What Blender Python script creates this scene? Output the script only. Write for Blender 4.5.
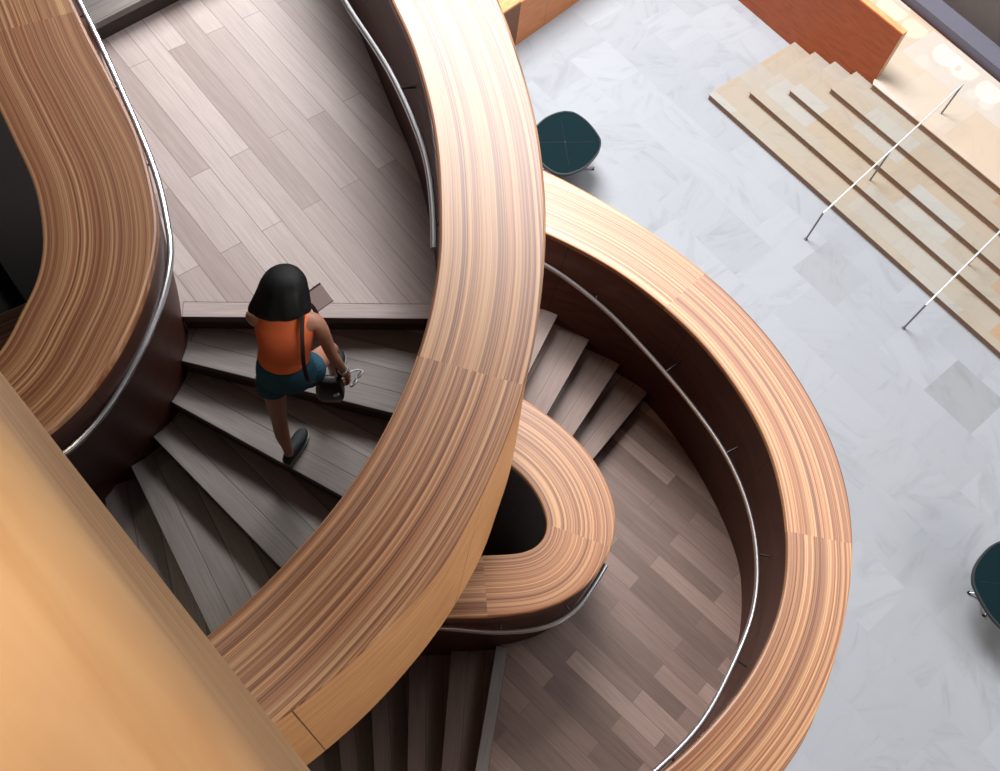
import bpy, bmesh, math, random
from mathutils import Vector, Matrix
random.seed(7)
S = bpy.context.scene
COL = S.collection
for o in list(bpy.data.objects):
    bpy.data.objects.remove(o)

# ------------------------------------------------------------------ camera
H, F, NX, NY, CX, CY = 12.0, 900.0, 405.0, 845.0, 500.0, 385.5
down = Vector((NX-CX, NY-CY, F)).normalized()          # image frame: x right, y down, z forward
up_ = -down
ax = (Vector((1, 0, 0)) - down*down.x).normalized()
ay = up_.cross(ax)
Rw = Matrix((ax, ay, up_))                             # image frame -> world
cam_d = bpy.data.cameras.new('camera'); cam = bpy.data.objects.new('camera', cam_d); COL.objects.link(cam)
cam_d.sensor_fit = 'HORIZONTAL'; cam_d.sensor_width = 36.0; cam_d.lens = 36.0*F/1000.0
cam_d.clip_start = 0.05; cam_d.clip_end = 200
Mc = (Rw @ Matrix(((1, 0, 0), (0, -1, 0), (0, 0, -1)))).to_4x4()
Mc.translation = Vector((0, 0, H)); cam.matrix_world = Mc
S.camera = cam

# ------------------------------------------------------------------ light and exposure
S.view_settings.view_transform = 'Standard'; S.view_settings.look = 'None'
S.view_settings.exposure = 0.0; S.view_settings.gamma = 1.0; S.view_settings.use_curve_mapping = False
wd = bpy.data.worlds.new('world'); S.world = wd; wd.use_nodes = True
bgn = wd.node_tree.nodes['Background']
bgn.inputs[0].default_value = (0.80, 0.88, 1.0, 1); bgn.inputs[1].default_value = 0.14
def area(name, loc, target, size, energy, colour, turn=None):
    d = bpy.data.lights.new(name, 'AREA'); d.shape = 'RECTANGLE'; d.size, d.size_y = size; d.energy = energy; d.color = colour
    o = bpy.data.objects.new(name, d); COL.objects.link(o); o.location = loc
    o.rotation_euler = (0, 0, turn) if turn is not None else (Vector(target)-Vector(loc)).to_track_quat('-Z', 'Y').to_euler(); return o
area('skylight_over_court', (-2.1, 17.6, 20), (-2.1, 17.6, 0), (8, 14), 11200, (1.0, 0.985, 0.985), math.radians(39.2))
area('skylight_over_court', (11.0, 10.3, 20), (11.0, 10.3, 0), (7, 14), 2100, (0.97, 0.985, 1.0), math.radians(39.2))
area('court_side_fill', (13.5, -7.5, 10.0), (0.3, 1.5, 6.5), (9, 6), 1300, (1.0, 0.95, 0.88))  # added fill lamp for the faces turned to this side of the court
for k in range(-2, 5):                                 # warm downlights under the overhead slab, over the parapet
    dl_ = bpy.data.lights.new('gallery_downlight', 'SPOT'); dl_.energy = 94; dl_.color = (1.0, 0.86, 0.68); dl_.spot_size = math.radians(46); dl_.spot_blend = 0.7; dl_.shadow_soft_size = 0.08
    lo_ = bpy.data.objects.new('gallery_downlight', dl_); COL.objects.link(lo_); bq_ = Vector((0.6323, -0.7747))*(k*0.9)+Vector((0.7747, 0.6323))*0.15
    lo_.location = (bq_.x, bq_.y, 12.7); lo_.rotation_euler = (Vector((-0.7747, -0.6323, 0))*0.34+Vector((0, 0, -1))).to_track_quat('-Z', 'Y').to_euler()
def spot(loc, target, ang, energy, blend=0.25):
    d = bpy.data.lights.new('sunlit_window_beam', 'SPOT'); d.spot_size = math.radians(ang); d.spot_blend = blend; d.energy = energy
    d.color = (1.0, 0.93, 0.82); d.shadow_soft_size = 0.02
    o = bpy.data.objects.new('sunlit_window_beam', d); COL.objects.link(o); o.location = loc
    o.rotation_euler = (Vector(target)-Vector(loc)).to_track_quat('-Z', 'Y').to_euler()

# ------------------------------------------------------------------ geometry helpers
def at(px, py, d):
    """point of the place on the level d metres under the eye"""
    r = Rw @ Vector((px-CX, py-CY, F)); s = -d/r.z
    return Vector((r.x*s, r.y*s, H-d))
def crom(pts, n=8):
    P = [Vector(p) for p in pts]; P = [P[0]*2-P[1]]+P+[P[-1]*2-P[-2]]; out = []
    for i in range(1, len(P)-2):
        a, b, c, d = P[i-1:i+3]
        for k in range(n):
            t = k/n
            out.append(0.5*((2*b)+(c-a)*t+(2*a-5*b+4*c-d)*t*t+(3*b-a-3*c+d)*t**3))
    out.append(P[-2]); return out
def arclen(P):
    L = [0.0]
    for a, b in zip(P, P[1:]): L.append(L[-1]+(b-a).length)
    return L
def resample(P, n):
    L = arclen(P); out = []; j = 0
    for i in range(n):
        s = L[-1]*i/(n-1)
        while j < len(L)-2 and L[j+1] < s: j += 1
        t = (s-L[j])/max(1e-9, L[j+1]-L[j]); out.append(P[j].lerp(P[j+1], min(max(t, 0), 1)))
    return out
def smooth(P, k=3):
    for _ in range(k):
        P = [P[0]]+[P[i-1]*.25+P[i]*.5+P[i+1]*.25 for i in range(1, len(P)-1)]+[P[-1]]
    return P
def curve_px(pts, n=120):
    """pts: (px, py, depth) -> smooth world polyline"""
    return smooth(resample(crom([at(*p) for p in pts], 10), n), 4)
def nearest_map(A, B):
    """for every point of A the matching point of B, monotone along B"""
    out = []; n = len(A); m = len(B)
    idx = []
    for i, a in enumerate(A):
        idx.append(min(range(m), key=lambda j: (B[j].xy-a.xy).length_squared+((j/(m-1)-i/(n-1))**2)*0.5))
    f = [float(v) for v in idx]
    for i in range(1, n): f[i] = max(f[i], f[i-1])
    f[0] = 0; f[-1] = m-1
    for _ in range(30):
        f = [f[0]]+[(f[i-1]+f[i]*2+f[i+1])/4 for i in range(1, n-1)]+[f[-1]]
    for v in f:
        j = min(int(v), m-2); out.append(B[j].lerp(B[j+1], v-j))
    return out
def setz(P, z): return [Vector((p.x, p.y, z)) for p in P]
def hnormals(P, sgn=1):
    out = []
    for i in range(len(P)):
        t = (P[min(i+1, len(P)-1)]-P[max(i-1, 0)]); t.z = 0; t.normalize(); out.append(Vector((-t.y, t.x, 0))*sgn)
    return out
def offset(P, d): return [p+n*d for p, n in zip(P, hnormals(P))]

def mkobj(name, verts, faces, mat, parent=None, uvs=None, smooth_=True, loc=None):
    me = bpy.data.meshes.new(name); me.from_pydata([tuple(v) for v in verts], [], faces)
    if uvs:
        ul = me.uv_layers.new(name='UVMap')
        for l in me.loops: ul.data[l.index].uv = uvs[l.vertex_index]
    if smooth_: me.polygons.foreach_set('use_smooth', [True]*len(me.polygons))
    bm = bmesh.new(); bm.from_mesh(me); bmesh.ops.recalc_face_normals(bm, faces=bm.faces)
    for e in bm.edges:
        if len(e.link_faces) == 2 and e.calc_face_angle(0) > 0.22: e.smooth = False
    bm.to_mesh(me); bm.free()
    o = bpy.data.objects.new(name, me); COL.objects.link(o)
    if mat: me.materials.append(mat)
    if parent:
        o.parent = parent; o.matrix_parent_inverse = Matrix.Translation(-parent.location)
    return o
def tag(o, label=None, cat=None, group=None, kind=None):
    if label: o['label'] = label
    if cat: o['category'] = cat
    if group: o['group'] = group
    if kind: o['kind'] = kind
    return o
def thing(name, label, cat, loc=(0, 0, 0), group=None, kind=None):
    o = bpy.data.objects.new(name, None); COL.objects.link(o); o.location = loc; o.empty_display_size = 0.1
    return tag(o, label, cat, group, kind)
def sweep(path, rings, closed=True):
    """rings[i] = list of points around path[i]; closed tube"""
    V = []; Fc = []; n = len(rings[0])
    for r in rings: V += r
    for i in range(len(rings)-1):
        for k in range(n):
            a = i*n+k; b = i*n+(k+1) % n
            Fc.append((a, b, b+n, a+n))
    if closed:
        Fc.append(tuple(range(n))[::-1]); Fc.append(tuple((len(rings)-1)*n+k for k in range(n)))
    return V, Fc
def tube(name, path, r, mat, parent=None, seg=12, radii=None):
    rings = []
    for i, p in enumerate(path):
        t = (path[min(i+1, len(path)-1)]-path[max(i-1, 0)]).normalized()
        u = t.cross(Vector((0, 0, 1)))
        if u.length < 1e-3: u = Vector((1, 0, 0))
        u.normalize(); w = t.cross(u); rr = radii[i] if radii else r
        rings.append([p+u*rr*math.cos(2*math.pi*k/seg)+w*rr*math.sin(2*math.pi*k/seg) for k in range(seg)])
    V, Fc = sweep(path, rings); return mkobj(name, V, Fc, mat, parent)
def strip(name, I, O, mat, parent, prof, u0=0.0, vscale=None):
    """solid swept between inner curve I and outer curve O; prof = [(v across 0..1, dz)] closed section"""
    L = arclen(I); rings = []; uv = []
    for i in range(len(I)):
        w = (O[i]-I[i]).length if vscale is None else vscale; rings.append([I[i].lerp(O[i], v)+Vector((0, 0, dz)) for v, dz in prof])
        uv += [(u0+L[i]*1.2, v*w) for v, dz in prof]
    V, Fc = sweep(I, rings); return mkobj(name, V, Fc, mat, parent, uv)
def panel(name, rows, thick, side, mat, parent):
    """wall sheet lofted through rows (top to bottom polylines of equal length); thickness goes to `side`"""
    n = len(rows[0]); L = arclen(rows[0]); V = []; uv = []; Fc = []
    front = rows; N = hnormals(rows[0], side); back = [[p+N[i]*thick for i, p in enumerate(r)] for r in rows]
    R = len(rows)
    for lay in (front, back):
        for r in lay:
            for i, p in enumerate(r):
                V.append(p); uv.append((L[i], p.z))
    def id(l, r, i): return l*R*n+r*n+i
    for l in (0, 1):
        for r in range(R-1):
            for i in range(n-1): Fc.append((id(l, r, i), id(l, r, i+1), id(l, r+1, i+1), id(l, r+1, i)))
    for i in range(n-1):
        Fc.append((id(0, 0, i), id(0, 0, i+1), id(1, 0, i+1), id(1, 0, i)))
        Fc.append((id(0, R-1, i), id(0, R-1, i+1), id(1, R-1, i+1), id(1, R-1, i)))
    for r in range(R-1):
        Fc.append((id(0, r, 0), id(0, r+1, 0), id(1, r+1, 0), id(1, r, 0)))
        Fc.append((id(0, r, n-1), id(0, r+1, n-1), id(1, r+1, n-1), id(1, r, n-1)))
    return mkobj(name, V, Fc, mat, parent, uv)
def prism(name, poly, z0, z1, mat, parent=None, uvdir=None, uvorg=None, bevel=0.0):
    """polygon (xy list) from z0 up to z1; uv: u along uvdir, v across"""
    poly = [Vector((p[0], p[1], 0)) for p in poly]; n = len(poly)
    V = [Vector((p.x, p.y, z0)) for p in poly]+[Vector((p.x, p.y, z1)) for p in poly]
    Fc = [tuple(range(n))[::-1], tuple(range(n, 2*n))]+[(i, (i+1) % n, (i+1) % n+n, i+n) for i in range(n)]
    uv = None
    if uvdir is not None:
        d = Vector((uvdir[0], uvdir[1], 0)).normalized(); q = Vector((-d.y, d.x, 0)); og = Vector((uvorg[0], uvorg[1], 0))
        uv = [((p-og).dot(d), (p-og).dot(q)) for p in [Vector((v.x, v.y, 0)) for v in V]]
    o = mkobj(name, V, Fc, mat, parent, uv, smooth_=False)
    if bevel:
        b = o.modifiers.new('edge', 'BEVEL'); b.width = bevel; b.segments = 2; b.limit_method = 'ANGLE'
    return o
def isect(a, b, P):
    """where the line a->b (xy) meets polyline P, nearest to b; None if nowhere"""
    a = Vector((a[0], a[1])); b = Vector((b[0], b[1])); d = b-a; best = None
    for i in range(len(P)-1):
        p = P[i].xy; e = P[i+1].xy-p; den = d.x*e.y-d.y*e.x
        if abs(den) < 1e-12: continue
        w = p-a; t = (w.x*e.y-w.y*e.x)/den; s = (w.x*d.y-w.y*d.x)/den
        if -1e-6 <= s <= 1+1e-6 and t > 0.2 and (best is None or abs(t-1) < abs(best[0]-1)): best = (t, i+s, a+d*t)
    return best
def between(P, s0, s1):
    """points of polyline strictly between parameters s0 and s1, in that order"""
    if s0 <= s1: return [P[i].xy for i in range(int(math.floor(s0))+1, int(math.ceil(s1)))]
    return [P[i].xy for i in range(int(math.ceil(s0))-1, int(math.floor(s1)), -1)]

# ------------------------------------------------------------------ materials
def mat(name):
    m = bpy.data.materials.new(name); m.use_nodes = True; nt = m.node_tree
    return m, nt, nt.nodes['Principled BSDF']
def N(nt, typ, ins=None, **kw):
    n = nt.nodes.new(typ)
    for k, v in kw.items(): setattr(n, k, v)
    for k, v in (ins or {}).items():
        if isinstance(v, bpy.types.NodeSocket): nt.links.new(v, n.inputs[k])
        else: n.inputs[k].default_value = v
    return n
def ramp(nt, fac, stops):
    r = nt.nodes.new('ShaderNodeValToRGB'); nt.links.new(fac, r.inputs[0]); e = r.color_ramp.elements
    while len(e) < len(stops): e.new(0.5)
    for i, (p, c) in enumerate(stops): e[i].position = p; e[i].color = (*c, 1)
    return r.outputs[0]
def mix(nt, fac, a, b, mode='MIX'):
    n = nt.nodes.new('ShaderNodeMix'); n.data_type = 'RGBA'; n.blend_type = mode
    for i, v in ((0, fac), (6, a), (7, b)):
        if isinstance(v, bpy.types.NodeSocket): nt.links.new(v, n.inputs[i])
        else: n.inputs[i].default_value = v if i == 0 else (*v, 1)
    return n.outputs[2]
def srgb(r, g, b):
    f = lambda c: (c/255/12.92) if c/255 <= 0.04045 else ((c/255+0.055)/1.055)**2.4
    return (f(r), f(g), f(b))
def flat(name, c, rough=0.6, metal=0.0, spec=0.5, noise=0.0, nscale=40):
    m, nt, p = mat(name); p.inputs['Roughness'].default_value = rough; p.inputs['Metallic'].default_value = metal
    p.inputs['Specular IOR Level'].default_value = spec
    if noise:
        tc = N(nt, 'ShaderNodeTexCoord'); nz = N(nt, 'ShaderNodeTexNoise', {'Vector': tc.outputs['Object'], 'Scale': nscale, 'Detail': 4.0})
        nt.links.new(mix(nt, nz.outputs[0], tuple(v*(1-noise) for v in c), tuple(min(1, v*(1+noise)) for v in c)), p.inputs['Base Color'])
    else: p.inputs['Base Color'].default_value = (*c, 1)
    return m

def laminated():
    m, nt, p = mat('laminated_fir'); L = nt.links
    uv = N(nt, 'ShaderNodeUVMap'); oi = N(nt, 'ShaderNodeObjectInfo')
    sep = N(nt, 'ShaderNodeSeparateXYZ', {0: uv.outputs[0]})
    off = N(nt, 'ShaderNodeMath', {0: oi.outputs['Random'], 1: 7.3}, operation='MULTIPLY')
    v = N(nt, 'ShaderNodeMath', {0: sep.outputs[1], 1: off.outputs[0]}, operation='ADD')
    def stripes(vs, us, det, rough=0.5):
        a = N(nt, 'ShaderNodeMath', {0: v.outputs[0], 1: vs}, operation='MULTIPLY'); b = N(nt, 'ShaderNodeMath', {0: sep.outputs[0], 1: us}, operation='MULTIPLY')
        c = N(nt, 'ShaderNodeCombineXYZ', {0: a.outputs[0], 1: b.outputs[0], 2: off.outputs[0]})
        return N(nt, 'ShaderNodeTexNoise', {'Vector': c.outputs[0], 'Scale': 1.0, 'Detail': det, 'Roughness': rough}).outputs[0]
    fine = stripes(150, 0.10, 2.0); mid = stripes(48, 0.05, 2.0); wide = stripes(9, 0.08, 1.0); grain = stripes(420, 3.0, 2.0)
    base = ramp(nt, fine, [(0.34, srgb(98, 50, 28)), (0.44, srgb(160, 98, 58)), (0.51, srgb(186, 126, 80)), (0.58, srgb(232, 188, 138)), (0.64, srgb(178, 114, 68)), (0.72, srgb(120, 68, 38))])
    warm = ramp(nt, mid, [(0.38, srgb(104, 54, 30)), (0.5, srgb(176, 114, 70)), (0.6, srgb(230, 186, 138))])
    c = mix(nt, 0.5, base, warm)
    wf = ramp(nt, wide, [(0.3, (0.70, 0.64, 0.60)), (0.7, (0.96, 0.95, 0.94))])
    c = mix(nt, 1.0, c, wf, 'MULTIPLY')
    gr = ramp(nt, grain, [(0.3, (0.86, 0.84, 0.82)), (0.6, (1.03, 1.03, 1.03))])
    c = mix(nt, 0.7, c, gr, 'MULTIPLY')
    L.new(c, p.inputs['Base Color']); p.inputs['Roughness'].default_value = 0.44; p.inputs['Specular IOR Level'].default_value = 0.85
    return m
def veneer(name, c0, c1, rough=0.45, seam=1.25, spec=0.4, gscale=1.0):
    m, nt, p = mat(name); L = nt.links
    uv = N(nt, 'ShaderNodeUVMap'); sep = N(nt, 'ShaderNodeSeparateXYZ', {0: uv.outputs[0]})
    mp = N(nt, 'ShaderNodeMapping', {0: uv.outputs[0], 'Scale': (3.0*gscale, 16.0*gscale, 1)})
    nz = N(nt, 'ShaderNodeTexNoise', {'Vector': mp.outputs[0], 'Scale': 1.0, 'Detail': 5.0, 'Distortion': 0.6})
    c = ramp(nt, nz.outputs[0], [(0.3, c0), (0.7, c1)])
    if seam:
        md = N(nt, 'ShaderNodeMath', {0: sep.outputs[0], 1: seam}, operation='MODULO')
        lt = N(nt, 'ShaderNodeMath', {0: md.outputs[0], 1: 0.008}, operation='LESS_THAN')
        c = mix(nt, lt.outputs[0], c, tuple(v*0.35 for v in c0))
    L.new(c, p.inputs['Base Color']); p.inputs['Roughness'].default_value = rough; p.inputs['Specular IOR Level'].default_value = spec
    return m
def planks(name, cols, mortar, rot, width, row, coord='Object', rough=0.5, var=0.25, grain=(3, 60), msize=0.0022, offs=0.37):
    m, nt, p = mat(name); L = nt.links
    if coord == 'UV': src = N(nt, 'ShaderNodeUVMap').outputs[0]
    else: src = N(nt, 'ShaderNodeTexCoord').outputs[coord]
    mp = N(nt, 'ShaderNodeMapping', {0: src, 'Rotation': (0, 0, -rot)})
    bk = N(nt, 'ShaderNodeTexBrick', {'Vector': mp.outputs[0], 'Color1': (0, 0, 0, 1), 'Color2': (1, 1, 1, 1), 'Mortar': (0.5, 0.5, 0.5, 1), 'Scale': 1.0,
           'Mortar Size': msize, 'Mortar Smooth': 0.1, 'Bias': 0.0, 'Brick Width': width, 'Row Height': row}, offset=offs, offset_frequency=2)
    tone = ramp(nt, bk.outputs[0], [(0.0, cols[0]), (0.45, cols[1]), (0.8, cols[2]), (1.0, cols[3])])
    g = N(nt, 'ShaderNodeMapping', {0: mp.outputs[0], 'Scale': (grain[0], grain[1], 1)})
    addv = N(nt, 'ShaderNodeVectorMath', {0: g.outputs[0], 1: bk.outputs[0]}, operation='ADD')
    nz = N(nt, 'ShaderNodeTexNoise', {'Vector': addv.outputs[0], 'Scale': 1.0, 'Detail': 5.0, 'Distortion': 0.4})
    gr = ramp(nt, nz.outputs[0], [(0.28, (1-var,)*3), (0.7, (1+var*0.35,)*3)])
    c = mix(nt, 1.0, tone, gr, 'MULTIPLY')
    c = mix(nt, bk.outputs[1], c, mortar)
    L.new(c, p.inputs['Base Color']); p.inputs['Roughness'].default_value = rough; p.inputs['Specular IOR Level'].default_value = 0.4
    return m
def stone(name, cols, mortar, rot, width, row, vein, rough=0.45, offs=0.5, loc=(0, 0, 0), msize=0.003, vs=1.3):
    m, nt, p = mat(name); L = nt.links
    src = N(nt, 'ShaderNodeTexCoord').outputs['Object']
    mp = N(nt, 'ShaderNodeMapping', {0: src, 'Location': loc, 'Rotation': (0, 0, -rot)})
    bk = N(nt, 'ShaderNodeTexBrick', {'Vector': mp.outputs[0], 'Color1': (0, 0, 0, 1), 'Color2': (1, 1, 1, 1), 'Mortar': (0.5, 0.5, 0.5, 1), 'Scale': 1.0,
           'Mortar Size': msize, 'Mortar Smooth': 0.2, 'Bias': 0.0, 'Brick Width': width, 'Row Height': row}, offset=offs, offset_frequency=2)
    tone = ramp(nt, bk.outputs[0], [(0.0, cols[0]), (0.12, cols[1]), (0.6, cols[2]), (1.0, cols[3])])
    sh = N(nt, 'ShaderNodeVectorMath', {0: bk.outputs[0], 1: (37.0, 11.0, 5.0)}, operation='MULTIPLY')
    rt = N(nt, 'ShaderNodeVectorRotate', {0: mp.outputs[0]}, rotation_type='Z_AXIS')
    an = N(nt, 'ShaderNodeMath', {0: bk.outputs[0], 1: 9.0}, operation='MULTIPLY'); L.new(an.outputs[0], rt.inputs['Angle'])
    ad = N(nt, 'ShaderNodeVectorMath', {0: rt.outputs[0], 1: sh.outputs[0]}, operation='ADD')
    sc = N(nt, 'ShaderNodeMapping', {0: ad.outputs[0], 'Scale': (vs, vs*3.2, 1)})
    nz = N(nt, 'ShaderNodeTexNoise', {'Vector': sc.outputs[0], 'Scale': 1.0, 'Detail': 7.0, 'Roughness': 0.62, 'Distortion': 1.2})
    ve = ramp(nt, nz.outputs[0], [(0.30, (1-vein,)*3), (0.47, (1.0,)*3), (0.75, (1+vein*0.25,)*3)])
    c = mix(nt, 1.0, tone, ve, 'MULTIPLY'); c = mix(nt, bk.outputs[1], c, mortar)
    L.new(c, p.inputs['Base Color']); p.inputs['Roughness'].default_value = rough; p.inputs['Specular IOR Level'].default_value = 0.4
    return m

ROT_UP, ROT_LOW, ROT_ST = math.radians(-51.2), math.radians(-43.0), math.radians(-50.8)
M_lam = laminated()
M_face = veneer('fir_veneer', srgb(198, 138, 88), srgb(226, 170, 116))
M_in = veneer('fir_veneer_shaded', srgb(62, 29, 19), srgb(82, 42, 28), rough=0.5)  # same fir as the outer faces, darkened for the shade inside the stair
M_slab = veneer('maple_veneer', srgb(206, 158, 114), srgb(230, 190, 144), rough=0.5, seam=0, gscale=0.7)
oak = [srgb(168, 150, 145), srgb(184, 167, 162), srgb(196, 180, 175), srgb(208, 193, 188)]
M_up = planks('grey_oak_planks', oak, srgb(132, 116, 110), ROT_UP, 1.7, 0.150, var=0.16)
oakl = [srgb(112, 92, 84), srgb(132, 110, 101), srgb(146, 123, 113), srgb(166, 144, 134)]  # browner lower oak, darkened further for the weaker light down there
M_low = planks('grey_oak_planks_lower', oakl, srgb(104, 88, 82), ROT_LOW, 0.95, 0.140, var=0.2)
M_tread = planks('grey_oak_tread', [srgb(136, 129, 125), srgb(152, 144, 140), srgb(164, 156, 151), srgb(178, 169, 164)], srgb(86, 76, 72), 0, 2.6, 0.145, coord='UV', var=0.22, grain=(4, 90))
M_tread_low = planks('oak_tread_shaded', oakl, srgb(74, 62, 56), 0, 2.6, 0.145, coord='UV', var=0.22, grain=(4, 90))  # tread oak darkened for the shade on the lower flights
M_nosing = planks('grey_oak_nosing', [oak[1], oak[2], oak[2], oak[3]], srgb(96, 82, 76), 0, 2.6, 0.2, coord='UV', var=0.2, grain=(4, 90))
M_riser = flat('oak_riser', srgb(70, 60, 56), 0.7, noise=0.15)
M_steel = flat('brushed_steel', (0.62, 0.63, 0.65), 0.28, 1.0)
M_bracket = flat('dark_steel', (0.12, 0.12, 0.12), 0.4, 1.0)
M_stone = stone('grey_marble', [srgb(127, 129, 131), srgb(143, 146, 151), srgb(146, 149, 154), srgb(150, 153, 158)], srgb(142, 145, 152), ROT_ST, 0.95, 0.92, 0.14, vs=0.9, rough=0.6)
M_beige = stone('beige_limestone', [srgb(158, 130, 102), srgb(154, 140, 122), srgb(151, 142, 129), srgb(153, 150, 144)], srgb(140, 130, 116), ROT_ST, 1.05, 0.62, 0.10, vs=1.5)
M_plat = stone('beige_platform', [srgb(174, 148, 124), srgb(180, 162, 144), srgb(182, 168, 152), srgb(180, 174, 168)], srgb(166, 152, 138), ROT_ST, 1.2, 1.0, 0.05, vs=1.2)
M_riserstone = flat('brown_stone_riser', srgb(150, 116, 92), 0.7, noise=0.12, nscale=12)
M_redwood = veneer('red_fir_panel', srgb(142, 66, 32), srgb(164, 82, 42), rough=0.4, seam=0)
M_ply = veneer('light_ply', srgb(186, 138, 92), srgb(204, 158, 112), rough=0.4, seam=0)
M_plyface = veneer('ply_face', srgb(190, 118, 70), srgb(206, 134, 84), rough=0.45, seam=0.8)
M_green = flat('dark_green_top', srgb(4, 28, 33), 0.9, spec=0.15, noise=0.08, nscale=6)
M_black = flat('black_edge', (0.008, 0.010, 0.011), 0.4)

# ------------------------------------------------------------------ the room
ZF = 0.0
fl = prism('floor', [(-30, -30), (40, -30), (40, 40), (-30, 40)], -0.2, 0.0, M_stone); tag(fl, kind='structure')

EG, NG = Vector((0.6323, -0.7747)), Vector((0.7747, 0.6323))
def gpoly(e0, e1, n0, n1): return [EG*e+NG*n for e, n in ((e0, n0), (e1, n0), (e1, n1), (e0, n1))]
M_plaster = flat('white_plaster', (0.62, 0.60, 0.58), 0.8)
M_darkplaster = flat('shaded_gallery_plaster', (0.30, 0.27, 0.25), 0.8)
tag(prism('ceiling_blocker', gpoly(-22, 22, -6.2, 4.6), 12.75, 13.1, M_darkplaster), kind='structure')  # unseen slab, added and sized to shade the lower stair
tag(prism('floor_gallery', gpoly(-22, 22, -6.2, -0.30), 9.5, 9.9, M_darkplaster), kind='structure')
tag(prism('wall_blocker', gpoly(-22, 22, -6.4, -6.2), 0.0, 12.75, M_darkplaster), kind='structure')  # unseen wall added to block light from behind the gallery

# ------------------------------------------------------------------ balustrades of the stair
CAPT = 0.045
def capprof():
    r = 0.014
    return [(0.0, -CAPT), (0.0, -r), (r*0.6, -r*0.3), (r*2, 0.0), (0.5, 0.0), (1-r*2, 0.0), (1-r*0.6, -r*0.3), (1.0, -r), (1.0, -CAPT)]
def cap(I, O, cuts, parent):
    n = len(I); ed = [0]+[int(c*(n-1)) for c in cuts]+[n-1]
    for a, b in zip(ed, ed[1:]):
        strip('cap', I[a:b+1], O[a:b+1], M_lam, parent, capprof(), u0=random.random()*20)
def near_frac(P, q):
    q = Vector(q[:2]); return min(range(len(P)), key=lambda i: (P[i].xy-q).length)/(len(P)-1)
def rail(path, r, parent, wall, nbr, t0=0.03, t1=0.97):
    h = tube('handrail', path, r, M_steel, parent)
    for k in range(nbr):
        i = int((t0+(t1-t0)*k/max(1, nbr-1))*(len(path)-1)); p = path[i]
        q = min(wall, key=lambda w: (w.xy-p.xy).length); d = (q.xy-p.xy)
        d = d.normalized()*(d.length-0.002) if d.length > 0 else d
        e = Vector((p.x+d.x, p.y+d.y, p.z-0.05))
        tube('bracket', [p+Vector((0, 0, -r*0.6)), Vector((p.x, p.y, p.z-0.05)), e], 0.008, M_bracket, h, 8)
    return h

# ---- the big ribbon sweeping beside the person
DA = 3.8
Ai = curve_px([(x, y, DA) for x, y in [(270, -250), (310, -170), (345, -100), (370, -47), (391, 0), (411, 44), (428, 101), (436.5, 152), (439, 202), (438.5, 255), (430, 310), (416, 358), (398, 402),
               (370, 455), (333, 508), (292, 555), (250, 598), (205, 637), (160, 671), (105, 705), (40, 737), (-40, 762), (-130, 780)]], 180)
Ao_ = curve_px([(x, y, DA) for x, y in [(380, -280), (422, -190), (455, -110), (480, -50), (499, 0), (512, 34), (529, 91), (539, 135), (545, 189), (546, 229), (544, 272), (536, 336), (524, 386), (509, 432), (479, 500),
               (441, 567), (391, 623), (337, 673), (275, 722), (235, 749), (180, 780), (110, 812), (20, 845), (-110, 870)]], 260)
Ao = nearest_map(Ai, Ao_)
A = thing('stair_balustrade', 'broad striped wooden ribbon balustrade sweeping past the person on the upper stair', 'balustrade', (0.3, 2.6, 5.9), group='curved balustrades of the stair')
cap(Ai, Ao, [near_frac(Ao, at(524, 388, DA))], A)
ZA = H-DA-CAPT
def abot_curve():
    pts = [(526, 330), (521, 392), (511, 469), (499, 505), (483, 553), (455, 605), (423, 651), (370, 711), (309, 764), (250, 805), (170, 845), (70, 880), (-90, 900)]
    return [at(x, y, 6.1) for x, y in pts]
low = smooth(resample(crom(abot_curve(), 10), 90), 3)
up_part = [Vector((p.x-0.03, p.y, 5.9)) for p in Ao_ if p.y > 3.0]
Abot = smooth(resample(up_part+low, 240), 6)
Abot = nearest_map(Ao, Abot)
# the wall follows the stair: it ends higher beside the landing than beside the steps
Abot = [Vector((p.x, p.y, 5.9+0.75*min(1, max(0, (p.y-2.4)/1.2)))) for p in Abot]
Aib = [Vector((p.x, p.y, q.z)) for p, q in zip(Ai, Abot)]
Aib = [p+n*(0.07*min(1, max(0, (p.y-2.0)/1.2))) for p, n in zip(Aib, hnormals(Ai, 1))]
sgnA = 1 if (hnormals(Ai)[60].dot(Ao[60]-Ai[60]) > 0) else -1
Aib = [Vector((p.x, p.y, q.z))+n*sgnA*(0.05*min(1, max(0, (p.y-2.0)/1.2))) for p, q, n in zip(Ai, Abot, hnormals(Ai, 1))]
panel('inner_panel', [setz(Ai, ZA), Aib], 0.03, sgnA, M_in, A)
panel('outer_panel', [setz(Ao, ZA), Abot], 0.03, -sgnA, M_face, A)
strip('soffit', [p.lerp(q, 0.08) for p, q in zip(Aib, Abot)], [p.lerp(q, 0.92) for p, q in zip(Aib, Abot)], M_face, A, [(0, 0), (1, 0), (1, 0.02), (0, 0.02)])
Ar = curve_px([(x, y, 4.0) for x, y in [(270, -160), (310, -70), (344, 0), (366, 34), (390, 72), (413, 121), (427, 162), (433, 209), (434, 249)]], 60)
rail(Ar, 0.019, A, [p.lerp(q, 0.15) for p, q in zip(setz(Ai, ZA), Aib)], 4, 0.1, 0.95)

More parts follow.
